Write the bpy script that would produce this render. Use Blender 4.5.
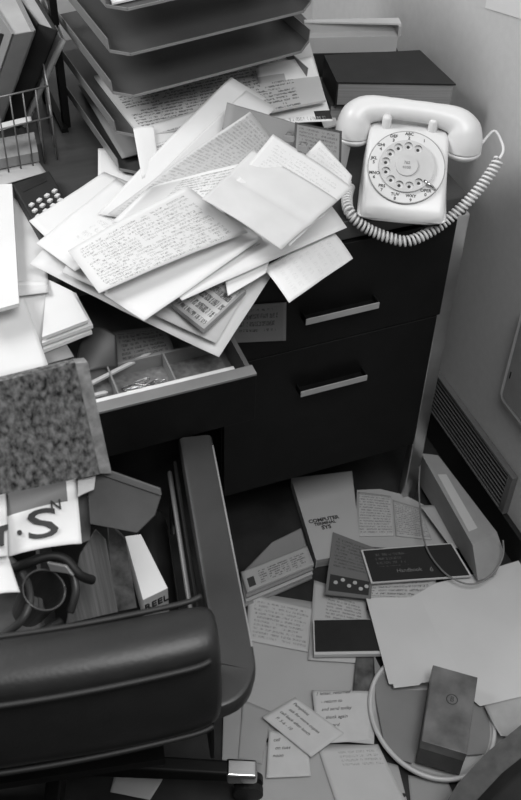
import bpy, bmesh, math, random
from mathutils import Vector, Matrix, noise
random.seed(7)
for o in list(bpy.data.objects): bpy.data.objects.remove(o)
S = bpy.context.scene
COL = S.collection
# ------------------------------------------------------------------ camera
RT = Vector((0.9326633310618875, -0.3599069291863339, 0.024619366689810004))
UP = Vector((0.2362465771917658, 0.6609336498452367, 0.7122880493644612))
FW = Vector((0.2726291724260614, 0.658508703682736, -0.7014553596034202))
CP = Vector((-0.8905712, -1.2519267, 1.7510277))
FPX = 1050.0
cam = bpy.data.cameras.new('camera'); camo = bpy.data.objects.new('camera', cam); COL.objects.link(camo)
camo.matrix_world = Matrix(((RT.x, UP.x, -FW.x, CP.x), (RT.y, UP.y, -FW.y, CP.y), (RT.z, UP.z, -FW.z, CP.z), (0, 0, 0, 1)))
cam.sensor_fit = 'VERTICAL'; cam.sensor_height = 36; cam.sensor_width = 36; cam.lens = FPX * 36 / 800
cam.clip_start = 0.05
S.camera = camo
cam.dof.use_dof = True; cam.dof.focus_distance = 1.75; cam.dof.aperture_fstop = 8
# ------------------------------------------------------------------ light
W = bpy.data.worlds.new('world'); S.world = W; W.use_nodes = True
W.node_tree.nodes['Background'].inputs[0].default_value = (1, 1, 1, 1)
W.node_tree.nodes['Background'].inputs[1].default_value = 0.05
def area(name, loc, target, size, power, sy=None):
    l = bpy.data.lights.new(name, 'AREA'); l.energy = power; l.size = size
    if sy: l.shape = 'RECTANGLE'; l.size_y = sy
    o = bpy.data.objects.new(name, l); COL.objects.link(o); o.location = loc
    o.rotation_euler = (Vector(target) - Vector(loc)).to_track_quat('-Z', 'Y').to_euler()
    return o
area('window_daylight', (-1.85, 0.45, 2.3), (-0.25, 0.0, 0.85), 0.8, 15, 0.8)
area('ceiling_lamp', (-0.5, -1.3, 2.75), (-0.3, -0.2, 0.3), 1.0, 16)
S.view_settings.view_transform = 'Standard'; S.view_settings.look = 'None'
S.view_settings.gamma = 1; S.view_settings.exposure = 1.15
S.view_settings.use_curve_mapping = False

# ------------------------------------------------------------------ projection onto real planes
def ray(px, py): return FW + RT * ((px - 260.5) / FPX) - UP * ((py - 400) / FPX)
def P(px, py, z):
    r = ray(px, py); return CP + r * ((z - CP.z) / r.z)
def PY(px, py, y):
    r = ray(px, py); return CP + r * ((y - CP.y) / r.y)
def PX(px, py, x):
    r = ray(px, py); return CP + r * ((x - CP.x) / r.x)

# ------------------------------------------------------------------ materials
def g3(v): return (v, v, v, 1)
class NT:
    def __init__(s, m): s.n = m.node_tree.nodes; s.l = m.node_tree.links
    def new(s, t, **k):
        n = s.n.new(t)
        for a, b in k.items(): setattr(n, a, b)
        return n
    def put(s, sock, v):
        if hasattr(v, 'links') or isinstance(v, bpy.types.NodeSocket): s.l.new(v, sock)
        else: sock.default_value = v
    def math(s, op, a, b=0.0, c=None):
        n = s.new('ShaderNodeMath', operation=op); s.put(n.inputs[0], a); s.put(n.inputs[1], b)
        if c is not None: s.put(n.inputs[2], c)
        return n.outputs[0]
def base_mat(name, rough=0.6, metal=0.0, spec=0.5):
    m = bpy.data.materials.new(name); m.use_nodes = True
    b = m.node_tree.nodes['Principled BSDF']
    b.inputs['Roughness'].default_value = rough; b.inputs['Metallic'].default_value = metal
    b.inputs['Specular IOR Level'].default_value = spec
    return m, b, NT(m)
MATS = {}
def mat(name, v, rough=0.6, metal=0.0, var=0.06, scale=30, bump=0.0, bscale=200, spec=0.5, stretch=(1, 1, 1)):
    if name in MATS: return MATS[name]
    m, b, t = base_mat(name, rough, metal, spec)
    tc = t.new('ShaderNodeTexCoord'); mp = t.new('ShaderNodeMapping'); mp.inputs['Scale'].default_value = stretch
    t.l.new(tc.outputs['Object'], mp.inputs[0])
    nz = t.new('ShaderNodeTexNoise'); nz.inputs['Scale'].default_value = scale; nz.inputs['Detail'].default_value = 4
    t.l.new(mp.outputs[0], nz.inputs['Vector'])
    r = t.new('ShaderNodeValToRGB'); r.color_ramp.elements[0].position = .3; r.color_ramp.elements[1].position = .7
    r.color_ramp.elements[0].color = g3(max(0, v * (1 - var))); r.color_ramp.elements[1].color = g3(min(1, v * (1 + var)))
    t.l.new(nz.outputs[0], r.inputs[0]); t.l.new(r.outputs[0], b.inputs['Base Color'])
    if bump:
        n2 = t.new('ShaderNodeTexNoise'); n2.inputs['Scale'].default_value = bscale; t.l.new(mp.outputs[0], n2.inputs['Vector'])
        bp = t.new('ShaderNodeBump'); bp.inputs['Strength'].default_value = bump; bp.inputs['Distance'].default_value = .002
        t.l.new(n2.outputs[0], bp.inputs['Height']); t.l.new(bp.outputs[0], b.inputs['Normal'])
    MATS[name] = m; return m
def printed(name, paper=.8, ink=.12, lines=30, u=(.1, .9), v=(.08, .92), dens=.5, hand=False, cols=1, word=1.0, border=None, blocks=None):
    """paper with lines of small writing, from the sheet's UVs; blocks = [(u0,u1,v0,v1,value)] flat printed fields"""
    if name in MATS: return MATS[name]
    m, b, t = base_mat(name, .75, spec=.2)
    uv = t.new('ShaderNodeUVMap').outputs[0]
    sp = t.new('ShaderNodeSeparateXYZ'); t.l.new(uv, sp.inputs[0]); U, V = sp.outputs[0], sp.outputs[1]
    seed = random.random() * 50
    if hand:
        nn = t.new('ShaderNodeTexNoise'); nn.inputs['Scale'].default_value = 5; t.l.new(uv, nn.inputs['Vector'])
        V = t.math('ADD', V, t.math('MULTIPLY', nn.outputs[0], .05))
    L = t.math('MULTIPLY', V, float(lines)); row = t.math('FLOOR', L); fr = t.math('FRACT', L)
    rm = t.math('MULTIPLY', t.math('GREATER_THAN', fr, .22), t.math('LESS_THAN', fr, .78 if not hand else .85))
    def nz(su, sv, sd, det=2):
        c = t.new('ShaderNodeCombineXYZ'); t.l.new(t.math('MULTIPLY', U, su), c.inputs[0])
        t.l.new(t.math('MULTIPLY', sv[0], sv[1]), c.inputs[1]); c.inputs[2].default_value = sd
        n = t.new('ShaderNodeTexNoise'); n.inputs['Scale'].default_value = 1; n.inputs['Detail'].default_value = det
        t.l.new(c.outputs[0], n.inputs['Vector']); return n.outputs[0]
    if hand: letters = t.math('LESS_THAN', t.math('ABSOLUTE', t.math('SUBTRACT', nz(70, (L, 2.2), seed, 1), .5)), .075 * dens * 2)
    else: letters = t.math('GREATER_THAN', nz(150, (L, 3.1), seed, 1), .56 - .12 * dens)
    words = t.math('GREATER_THAN', nz(22 * word, (row, 5.7), seed + 3, 1), .42)
    length = t.math('LESS_THAN', U, t.math('ADD', u[1] - .22, t.math('MULTIPLY', nz(0.0, (row, 3.3), seed + 9, 0), .44)))
    mk = t.math('MULTIPLY', t.math('MULTIPLY', rm, letters), t.math('MULTIPLY', words, length))
    for s_, op, val in ((U, 'GREATER_THAN', u[0]), (U, 'LESS_THAN', u[1]), (V, 'GREATER_THAN', v[0]), (V, 'LESS_THAN', v[1])):
        mk = t.math('MULTIPLY', mk, t.math(op, s_, val))
    if cols > 1:
        fc = t.math('FRACT', t.math('MULTIPLY', U, float(cols))); mk = t.math('MULTIPLY', mk, t.math('GREATER_THAN', fc, .1))
    def mix(f, a, c):
        n = t.new('ShaderNodeMix', data_type='RGBA'); t.put(n.inputs[0], f); t.put(n.inputs[6], a); t.put(n.inputs[7], c); return n.outputs[2]
    tc = t.new('ShaderNodeTexNoise'); tc.inputs['Scale'].default_value = 3; t.l.new(uv, tc.inputs['Vector'])
    cr = t.new('ShaderNodeValToRGB'); cr.color_ramp.elements[0].color = g3(paper * .93); cr.color_ramp.elements[1].color = g3(min(1, paper * 1.04))
    t.l.new(tc.outputs[0], cr.inputs[0]); col = cr.outputs[0]
    for (a, b_, c_, d_, val) in (blocks or []):
        k = t.math('MULTIPLY', t.math('MULTIPLY', t.math('GREATER_THAN', U, a), t.math('LESS_THAN', U, b_)), t.math('MULTIPLY', t.math('GREATER_THAN', V, c_), t.math('LESS_THAN', V, d_)))
        col = mix(k, col, g3(val))
    col = mix(t.math('MULTIPLY', mk, .85), col, g3(ink))
    if border:
        bw, bv = border
        k = t.math('MAXIMUM', t.math('MAXIMUM', t.math('LESS_THAN', U, bw), t.math('GREATER_THAN', U, 1 - bw)), t.math('MAXIMUM', t.math('LESS_THAN', V, bw * 1.4), t.math('GREATER_THAN', V, 1 - bw * 1.4)))
        col = mix(k, col, g3(bv))
    t.l.new(col, b.inputs['Base Color'])
    MATS[name] = m; return m

M_black = mat('black_enamel', .006, .5, var=.2, spec=.2)
M_top = mat('dark_desktop_laminate', .05, .35, var=.12, scale=12, stretch=(1, 8, 1))
M_chrome = mat('chrome', .55, .2, 1.0, var=.03)
M_chromed = mat('brushed_chrome_leg', .55, .28, 1.0, var=.2, scale=9)
M_alu = mat('aluminium_edge', .40, .5, .2, var=.05)
M_wall = mat('painted_wall', .56, .85, var=.03, scale=60, bump=.12, bscale=350, spec=.2)
M_floor = mat('dark_floor_tile', .022, .45, var=.5, scale=14)
M_base = mat('black_baseboard', .012, .5)
M_vent = mat('grey_vent_metal', .13, .5)
M_trayg = mat('grey_tray_enamel', .055, .42, var=.05, bump=.05, bscale=400)
M_vinyl = mat('black_vinyl', .015, .42, var=.15, bump=.12, bscale=180)
M_vinyl2 = mat('black_vinyl_piping', .01, .55)
M_arm = mat('dark_arm_plastic', .032, .42, var=.08, bump=.08, bscale=300)
M_paper = mat('white_paper', .67, .8, var=.03, scale=8, spec=.2)
M_paper2 = mat('offwhite_paper', .58, .8, var=.05, scale=8, spec=.2)
M_paperg = mat('grey_paper', .42, .8, var=.08, scale=10, spec=.2)
M_manila = mat('manila_card', .48, .8, var=.05, scale=12, spec=.2)
M_folder = mat('grey_folder', .25, .7, var=.06, scale=12, spec=.2)
M_cover = mat('charcoal_cover', .018, .5, var=.2, spec=.35)
M_phone = mat('ivory_phone_plastic', .66, .36, var=.01)
M_ring = mat('dial_plate', .60, .3, var=.01)
M_ink = mat('black_ink', .02, .6)
M_grey = mat('mid_grey', .2, .5)
M_pages = mat('page_edges', .32, .85, var=.25, scale=6, stretch=(1, 1, 120), spec=.2)
M_pagesg = mat('grey_page_edges', .24, .85, var=.2, scale=6, stretch=(1, 1, 120), spec=.2)
M_wire = mat('wire_metal', .2, .4, .5)
M_card = mat('cardboard', .075, .9, var=.12, scale=25, bump=.2, bscale=90, spec=.1)
M_cardd = mat('dark_cardboard', .12, .9, var=.3, scale=25, bump=.3, bscale=90, spec=.1)
M_mottle = mat('mottled_fibreboard', .115, .9, var=.85, scale=170, bump=.6, bscale=100, spec=.1, stretch=(1, 1, .6))
M_mottleedge = mat('fibreboard_edge', .22, .9, var=.4, scale=60, bump=.3, spec=.1)
M_white = mat('white_plastic', .62, .35, var=.03)
M_rub = mat('black_rubber', .008, .6)

# ------------------------------------------------------------------ mesh helpers
def link_mesh(name, bm, m, smooth=False):
    bmesh.ops.recalc_face_normals(bm, faces=bm.faces)
    me = bpy.data.meshes.new(name); bm.to_mesh(me); bm.free()
    me.materials.append(m)
    if smooth:
        for p in me.polygons: p.use_smooth = True
    o = bpy.data.objects.new(name, me); COL.objects.link(o); return o
def obj(name, bm, m, parent=None, smooth=False, bevel=0, sub=0, sharp=None):
    """bmesh in world coordinates; origin goes to its base centre (or the parent's origin)"""
    o = link_mesh(name, bm, m, smooth)
    me = o.data
    if parent is not None:
        org = parent.get('_o'); org = Vector(org) if org else Vector(parent.location)
        me.transform(Matrix.Translation(-org)); o.parent = parent; o['_o'] = tuple(org)
    else:
        xs = [v.co for v in me.vertices]
        org = Vector(((min(c.x for c in xs) + max(c.x for c in xs)) / 2, (min(c.y for c in xs) + max(c.y for c in xs)) / 2, min(c.z for c in xs)))
        me.transform(Matrix.Translation(-org)); o.location = org; o['_o'] = tuple(org)
    if bevel:
        b = o.modifiers.new('bevel', 'BEVEL'); b.width = bevel; b.segments = 3; b.limit_method = 'ANGLE'; b.angle_limit = .7
        for p in me.polygons: p.use_smooth = True
        w = o.modifiers.new('wn', 'WEIGHTED_NORMAL'); w.keep_sharp = True
    if sub:
        s = o.modifiers.new('sub', 'SUBSURF'); s.levels = s.render_levels = sub
    return o
def tag(o, label, cat, group=None):
    o['label'] = label; o['category'] = cat
    if group: o['group'] = group
    return o
def thing(name, loc, label, cat, group=None):
    o = bpy.data.objects.new(name, None); COL.objects.link(o); o.location = loc; o['_o'] = tuple(loc); o.empty_display_size = .05
    return tag(o, label, cat, group)
def struct(name, bm, m, parent=None, **k):
    o = obj(name, bm, m, parent, **k)
    if parent is None: o['kind'] = 'structure'
    return o
def box(bm, x0, x1, y0, y1, z0, z1, M=None):
    vs = [bm.verts.new((x, y, z)) for x in (x0, x1) for y in (y0, y1) for z in (z0, z1)]
    if M is not None:
        for v in vs: v.co = M @ v.co
    for f in ((0, 1, 3, 2), (4, 6, 7, 5), (0, 4, 5, 1), (2, 3, 7, 6), (0, 2, 6, 4), (1, 5, 7, 3)):
        bm.faces.new([vs[i] for i in f])
    return bm
def BX(*a): return box(bmesh.new(), *a)
def hexa(bm, bot, top):
    n = len(bot)
    b = [bm.verts.new(p) for p in bot]; t = [bm.verts.new(p) for p in top]
    bm.faces.new(b[::-1]); bm.faces.new(t)
    for i in range(n): bm.faces.new((b[i], b[(i + 1) % n], t[(i + 1) % n], t[i]))
    return bm
def catmull(pts, n=8):
    out = []; p = [pts[0]] + list(pts) + [pts[-1]]
    for i in range(1, len(p) - 2):
        for k in range(n):
            t = k / n
            a, b, c, d = [Vector(q) for q in p[i - 1:i + 3]]
            out.append(.5 * ((2 * b) + (c - a) * t + (2 * a - 5 * b + 4 * c - d) * t * t + (3 * b - a - 3 * c + d) * t ** 3))
    out.append(Vector(p[-2])); return out
def tube(bm, pts, r, seg=8, rs=None, sx=1.0, sy=1.0, ref=None):
    pts = [Vector(p) for p in pts]; rings = []; pn = None
    for i, p in enumerate(pts):
        d = (pts[min(i + 1, len(pts) - 1)] - pts[max(i - 1, 0)]).normalized()
        if pn is None:
            a = Vector(ref) if ref else (Vector((0, 0, 1)) if abs(d.z) < .9 else Vector((1, 0, 0)))
            pn = (a - d * a.dot(d)).normalized()
        else: pn = (pn - d * pn.dot(d)).normalized()
        q = d.cross(pn); rr = rs[i] if rs else r
        rings.append([bm.verts.new(p + (pn * math.cos(2 * math.pi * k / seg) * sx + q * math.sin(2 * math.pi * k / seg) * sy) * rr) for k in range(seg)])
    for a, b in zip(rings, rings[1:]):
        for k in range(seg): bm.faces.new((a[k], a[(k + 1) % seg], b[(k + 1) % seg], b[k]))
    bm.faces.new(rings[0][::-1]); bm.faces.new(rings[-1])
    return bm
def wr(x, y, a=1.0): return a * .0012 * noise.noise(Vector((x * 14, y * 14, .3))) + a * .0006 * noise.noise(Vector((x * 40, y * 40, 2.3)))
def sheet_bm(c, t=.0006, bend=0.0, bendv=0.0, lift=None, n=14, wrinkle=1.0, crease=None):
    """c = four world points: bottom-left, bottom-right, top-right, top-left of the writing"""
    bm = bmesh.new(); uvl = bm.loops.layers.uv.new('UVMap'); c = [Vector(q) for q in c]
    def pt(u, v):
        p = c[0] * (1 - u) * (1 - v) + c[1] * u * (1 - v) + c[2] * u * v + c[3] * (1 - u) * v
        p.z += bend * 4 * u * (1 - u) + bendv * 4 * v * (1 - v)
        if lift:
            k, h = lift; cu, cv = ((0, 0), (1, 0), (1, 1), (0, 1))[k]
            d = max(0, 1 - (abs(u - cu) + abs(v - cv)) / .6); p.z += h * d * d
        if crease: p.z -= .0035 * max(0, 1 - abs(v - crease) / .09)
        p.z += wr(p.x, p.y, wrinkle); return p
    g = [[pt(i / n, j / n) for j in range(n + 1)] for i in range(n + 1)]
    T = [[bm.verts.new(p) for p in r] for r in g]; B = [[bm.verts.new(p - Vector((0, 0, t))) for p in r] for r in g]
    def f(vs, uvs):
        fa = bm.faces.new(vs)
        for l, q in zip(fa.loops, uvs): l[uvl].uv = q
    for i in range(n):
        for j in range(n):
            q = [(i / n, j / n), ((i + 1) / n, j / n), ((i + 1) / n, (j + 1) / n), (i / n, (j + 1) / n)]
            f([T[i][j], T[i + 1][j], T[i + 1][j + 1], T[i][j + 1]], q)
            f([B[i][j], B[i][j + 1], B[i + 1][j + 1], B[i + 1][j]], [q[0], q[3], q[2], q[1]])
    z4 = [(0, 0)] * 4
    for i in range(n):
        f([T[i][0], B[i][0], B[i + 1][0], T[i + 1][0]], z4); f([T[i][n], T[i + 1][n], B[i + 1][n], B[i][n]], z4)
        f([T[0][i], T[0][i + 1], B[0][i + 1], B[0][i]], z4); f([T[n][i], B[n][i], B[n][i + 1], T[n][i + 1]], z4)
    return bm
def PZ(c, z):
    out = []
    for i, q in enumerate(c):
        zz = q[2] if len(q) > 2 else z
        out.append(P(q[0], q[1], zz))
    return out
def sheet(name, label, cat, c, z, m, group=None, parent=None, **k):
    o = obj(name, sheet_bm(PZ(c, z), **k), m, parent, smooth=k.get('t', 0) < .003)
    if parent is None: tag(o, label, cat, group)
    return o
def poly(name, label, cat, c, z, t, m, group=None, parent=None, bevel=0, bmm=None):
    """flat outline lifted to thickness t, top face at z"""
    top = PZ(c, z); bot = [p - Vector((0, 0, t)) for p in top]
    bm = bmesh.new(); uvl = bm.loops.layers.uv.new('UVMap'); hexa(bm, bot, top)
    o = obj(name, bm, m, parent, bevel=bevel)
    if parent is None and label: tag(o, label, cat, group)
    return o
def text_bm(s, size, M, extrude=.0003, align='CENTER', shear=0.0, spacing=1.0, bold=0.0):
    cu = bpy.data.curves.new('lettering', 'FONT'); cu.body = s; cu.size = size; cu.extrude = extrude
    cu.align_x = align; cu.align_y = 'CENTER'; cu.shear = shear; cu.resolution_u = 3; cu.space_character = spacing; cu.offset = size * bold
    to = bpy.data.objects.new('lettering', cu); COL.objects.link(to); bpy.context.view_layer.update()
    dg = bpy.context.evaluated_depsgraph_get(); me = bpy.data.meshes.new_from_object(to.evaluated_get(dg))
    bpy.data.objects.remove(to); me.transform(M); return me
def lettering(name, items, m, parent):
    bm = bmesh.new()
    for me in items: bm.from_mesh(me)
    return obj(name, bm, m, parent)
def frame_M(origin, xdir, ydir):
    x = Vector(xdir).normalized(); y = Vector(ydir); y = (y - x * y.dot(x)).normalized(); z = x.cross(y)
    return Matrix(((x.x, y.x, z.x, origin[0]), (x.y, y.y, z.y, origin[1]), (x.z, y.z, z.z, origin[2]), (0, 0, 0, 1)))

# ================================================================== setting
WX = .12; WY = .95; D = .775
struct('floor', BX(-3.2, WX + .1, -3.0, WY + .1, -.05, 0), M_floor)
struct('wall_right', BX(WX, WX + .1, -3.0, WY + .1, 0, 2.9), M_wall)
struct('wall_back', BX(-3.2, WX, WY, WY + .1, 0, 2.9), M_wall)
struct('baseboard_right', BX(WX - .012, WX, -3.0, WY, 0, .078), M_base, bevel=.002)
# wall heater vent
vent = thing('wall_vent', (WX, 0.1, .08), 'long grey louvred heating vent set low in the wall beside the desk', 'vent')
bm = BX(WX - .014, WX - .0005, -.165, .60, .080, .086); box(bm, WX - .014, WX - .0005, -.165, .60, .184, .192)
box(bm, WX - .014, WX - .0005, -.165, -.148, .086, .184); box(bm, WX - .014, WX - .0005, .585, .60, .086, .184)
obj('vent_frame', bm, M_vent, vent, bevel=.0015)
obj('vent_backing', BX(WX - .004, WX - .0007, -.148, .585, .086, .184), M_base, vent)
for i in range(8):
    z = .091 + i * .0118; bm = bmesh.new()
    Mx = Matrix.Translation((WX - .009, 0, z + .003)) @ Matrix.Rotation(.5, 4, 'Y')
    box(bm, -.0045, .0045, -.148, .585, -.0012, .0012, Mx); obj('louvre', bm, M_vent, vent)
# rounded white unit on the wall at the right edge
def rrect(y0, y1, z0, z1, r, n=6):
    o = []
    for cx, cy, a0 in ((y1 - r, z1 - r, 0), (y0 + r, z1 - r, 90), (y0 + r, z0 + r, 180), (y1 - r, z0 + r, 270)):
        for k in range(n + 1):
            a = math.radians(a0 + 90 * k / n); o.append((cx + r * math.cos(a), cy + r * math.sin(a)))
    return o
wb = thing('wall_socket_box', (WX, -.15, .40), 'white rounded plastic wall box with a grey inset face at the right edge', 'wall box')
rr = rrect(-.27, -.066, .330, .56, .018)
bm = bmesh.new(); hexa(bm, [(WX - .001, y, z) for y, z in rr], [(WX - .018, y, z) for y, z in rr]); obj('housing', bm, mat('wall_box_white', .85, .4), wb, bevel=.003)
rr = rrect(-.262, -.079, .344, .55, .010)
bm = bmesh.new(); hexa(bm, [(WX - .018, y, z) for y, z in rr], [(WX - .0205, y, z) for y, z in rr]); obj('face_plate', bm, mat('wall_box_grey', .30, .5), wb)
obj('slot', BX(WX - .0215, WX - .0205, -.0885, -.086, .40, .416), M_ink, wb)
o = sheet('wall_notice', 'corner of a white paper notice fixed high on the wall at the right', 'notice', [(0, 0)] * 4, 0, M_paper) if False else None
bm = bmesh.new(); q = [PX(485, 8, WX - .002), PX(521, 19, WX - .002)]
a = q[0]; b = q[1]; upv = Vector((0, .0, 1))
hexa(bm, [a + Vector((.0015, 0, 0)), b + (b - a) * 1.2 + Vector((.0015, 0, 0)), b + (b - a) * 1.2 + upv * .25 + Vector((.0015, 0, 0)), a + upv * .25 + Vector((.0015, 0, 0))],
     [a, b + (b - a) * 1.2, b + (b - a) * 1.2 + upv * .25, a + upv * .25])
tag(obj('wall_notice', bm, M_paper), 'corner of a white paper notice fixed high on the wall above the telephone', 'notice')

# ================================================================== desk
desk = thing('desk', (-.75, .38, 0), 'black steel office desk with dark laminate top and a filing pedestal', 'desk')
obj('desktop', BX(-1.6, -.008, 0, .76, .738, D), M_top, desk, bevel=.002)
bm = BX(-.447, -.03, .003, .70, .18, .738)
obj('pedestal', bm, M_black, desk, bevel=.002)
obj('modesty_panel', BX(-1.56, -.447, .66, .70, .25, .738), M_black, desk)
obj('left_pedestal', BX(-1.56, -1.16, .003, .66, .18, .738), M_black, desk, bevel=.002)
# pedestal drawer fronts with pulls
def drawer_front(x0, x1, z0, z1, hx0, hx1, hz):
    d = obj('drawer', BX(x0, x1, -.006, .002, z0, z1), M_black, desk, bevel=.0015)
    if hz:
        bm = BX(hx0, hx1, -.0265, -.006, hz - .001, hz + .0015); box(bm, hx0, hx0 + .0025, -.0265, -.006, hz, hz + .012); box(bm, hx1 - .0025, hx1, -.0265, -.006, hz, hz + .012)
        p = obj('drawer_pull', bm, M_black, d)
        e = obj('pull_edge', BX(hx0, hx1, -.0285, -.0265, hz - .0015, hz + .0115), M_alu, p, bevel=.0005); e['label'] = 'pale metal front lip of the pull'
drawer_front(-.445, -.0265, .527, .735, -.306, -.169, .600)
drawer_front(-.445, -.032, .182, .525, -.306, -.174, .430)
# chrome legs
for lx, ly in ((-.029, -.001), (-.029, .735), (-1.6, -.001), (-1.6, .735)):
    bm = BX(lx, lx + .029, ly, ly + .022, .0, .7375)
    obj('leg', bm, M_chromed, desk, bevel=.002)
# ---- open centre drawer (slides out of the desk: part of the desk)
dr = obj('centre_drawer', BX(-1.14, -.474, -.20, .30, .655, .659), mat('drawer_grey', .12, .5), desk)
bm = BX(-1.14, -.472, -.222, -.205, .616, .708)
obj('drawer_face', bm, M_black, dr, bevel=.001)
obj('drawer_lip', BX(-1.14, -.472, -.224, -.204, .708, .7125), mat('drawer_lip_metal', .22, .45, .3), dr, bevel=.0007)
obj('inner_lip', BX(-1.13, -.497, -.203, -.193, .659, .7085), mat('drawer_lip_pale', .62, .5), dr, bevel=.001)
obj('drawer_side', BX(-.481, -.474, -.204, .30, .655, .708), mat('drawer_side_grey', .10, .5), dr)
obj('drawer_side', BX(-1.14, -1.132, -.204, .30, .655, .708), mat('drawer_side_grey', .10, .5), dr)
# ================================================================== pencil tray in the drawer
z = .664
pt_ = thing('pencil_tray', P(150, 380, z), 'shallow grey pencil tray in the open drawer', 'pencil tray')
bm = bmesh.new(); box(bm, -.745, -.492, -.187, -.105, z - .004, z - .001); obj('tray_base', bm, mat('tray_plastic', .16, .5, var=.3, scale=120), pt_)
bm = BX(-.745, -.492, -.110, -.106, z - .001, z + .022); obj('tray_rim', bm, mat('tray_plastic_rim', .2, .5), pt_)
for px in (112, 169):
    a = P(px, 384 if px < 150 else 373, z + .01)
    obj('divider', BX(a.x - .0012, a.x + .0012, -.187, -.110, z - .001, z + .027), M_grey, pt_)
for k, (x_, y_, a_) in enumerate([(130, 386, .3), (138, 384, .1), (145, 386, -.2), (152, 384, .5), (159, 383, .2), (142, 381, .15), (155, 388, -.1), (134, 389, .0), (148, 390, .3), (162, 386, .7)]):
    c0 = P(x_, y_, z + .002 + .0015 * k); bm = bmesh.new(); L, Wd = .016, .0038
    pts = []
    for (u, v) in ((-.5, -.6), (.55, -.6), (.75, 0), (.55, .6), (-.6, .6), (-.8, .1), (-.6, -.35), (.35, -.35), (.45, 0), (.3, .35), (-.3, .35)):
        q = Matrix.Rotation(a_, 3, 'Z') @ Vector((u * L, v * Wd * 1.4, 0)); pts.append(c0 + q)
    tube(bm, catmull(pts, 4), .0007, 6)
    tag(obj('paper_clip', bm, M_chrome, smooth=True), 'wire paper clip in the small heap in the open drawer', 'paper clip', 'paper clips in the drawer')
def pencil(a, b, label, v=.5, r=.0036):
    t = thing('pencil', a, label, 'pencil'); a = Vector(a); b = Vector(b); d = (b - a)
    obj('barrel', tube(bmesh.new(), [a, a + d * .90], r, 6), mat('pencil_paint%d' % int(v * 100), v, .4), t)
    obj('point', tube(bmesh.new(), [a + d * .90, b], r, 6, rs=[r, .0006]), M_paper2, t)
pencil(P(86, 386, .690), P(151, 353, .678), 'long pale pencil lying slanting in the open drawer')
pencil(P(78, 399, .684), P(108, 392, .680), 'short stubby pencil in the near left of the open drawer', .45)
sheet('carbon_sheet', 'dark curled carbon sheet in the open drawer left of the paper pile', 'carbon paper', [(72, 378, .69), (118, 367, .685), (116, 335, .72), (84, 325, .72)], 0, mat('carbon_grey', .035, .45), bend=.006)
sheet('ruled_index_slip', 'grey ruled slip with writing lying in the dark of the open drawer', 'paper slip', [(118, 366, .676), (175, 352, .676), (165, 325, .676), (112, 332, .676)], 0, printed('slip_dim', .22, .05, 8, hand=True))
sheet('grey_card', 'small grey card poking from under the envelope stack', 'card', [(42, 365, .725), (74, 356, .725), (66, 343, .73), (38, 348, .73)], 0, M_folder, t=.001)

# ================================================================== letter tray rack
rack = thing('letter_tray_rack', (-.375, .33, D), 'tall stack of grey metal letter trays in a black rack', 'letter trays')
def tray(z):
    o = [(-.572, .50), (-.549, .207), (-.524, .187), (-.222, .242), (-.196, .272), (-.225, .55)]; t = .0016
    p = obj('tray', hexa(bmesh.new(), [(a, b, z - t) for a, b in o], [(a, b, z) for a, b in o]), M_trayg, rack)
    cen = Vector((-.38, .36, 0)); bm = bmesh.new(); ins = []
    for i in range(6):
        A = Vector((*o[i], 0)); ins.append(A)
    def strip(i, j, h, w):
        A, B = ins[i], ins[j]; n = Vector((-(B - A).y, (B - A).x, 0)).normalized()
        if n.dot(cen - A) > 0: n = -n
        hexa(bm, [A + Vector((0, 0, z - t)), B + Vector((0, 0, z - t)), B + n * w + Vector((0, 0, z - t)), A + n * w + Vector((0, 0, z - t))],
             [A + n * h * .12 + Vector((0, 0, z + h)), B + n * h * .12 + Vector((0, 0, z + h)), B + n * (w + h * .12) + Vector((0, 0, z + h)), A + n * (w + h * .12) + Vector((0, 0, z + h))])
    strip(0, 1, .020, .0012); strip(4, 5, .020, .0012); strip(1, 2, .003, .0015); strip(2, 3, .0025, .0015); strip(3, 4, .003, .0015)
    obj('tray_edge', bm, mat('tray_edge_grey', .20, .35), p)
for z in (1.085, 1.016, .948, .880, .812): tray(z)
for x0, y0 in ((-.592, .425), (-.606, .52), (-.19, .40), (-.205, .55)):
    bm = BX(x0, x0 + .012, y0, y0 + .02, D, 1.16); obj('rack_post', bm, M_black, rack)
for x0, x1 in ((-.600, -.592), (-.199, -.19)):
    obj('rack_rail', BX(x0, x0 + .012, .41, .57, D, D + .008), M_black, rack)
# contents of the trays
sheet('tray_form', 'thin bundle of white forms showing in the topmost tray', 'papers', [(112, 3, 1.09), (158, -7, 1.09), (140, -60, 1.09), (92, -45, 1.09)], 0, M_paper, t=.003, wrinkle=0)
sheet('typed_report', 'typed report sticking out under the second tray edge, rows of print slanting', 'typed paper',
      [(141, 137, .884), (326, 100, .884), (306, 30, .886), (94, 76, .886)], 0, printed('typed_dense', .50, .10, 24, u=(.03, .86), v=(.0, 1), dens=.75), t=.004, wrinkle=.5)
sheet('curled_form', 'pale crumpled sheet hanging out of the tray at its left front corner', 'paper', [(142, 178, .852), (160, 172, .852), (154, 126, .894), (133, 128, .893)], 0, M_paper, bend=.002, wrinkle=3)
sheet('printed_circular', 'printed circular with dense lines below the typed report', 'printed paper', [(148, 178, .85), (215, 160, .85), (236, 98, .893), (149, 125, .893)], 0, printed('circ', .6, .15, 14, u=(.02, .95), v=(.0, .6), dens=.8))
sheet('grey_tray_folder', 'grey folder lying in the lower tray at the left', 'folder', [(122, 158, .822), (190, 140, .822), (150, 60, .822), (78, 84, .822)], 0, M_folder, t=.002, wrinkle=0)

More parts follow.
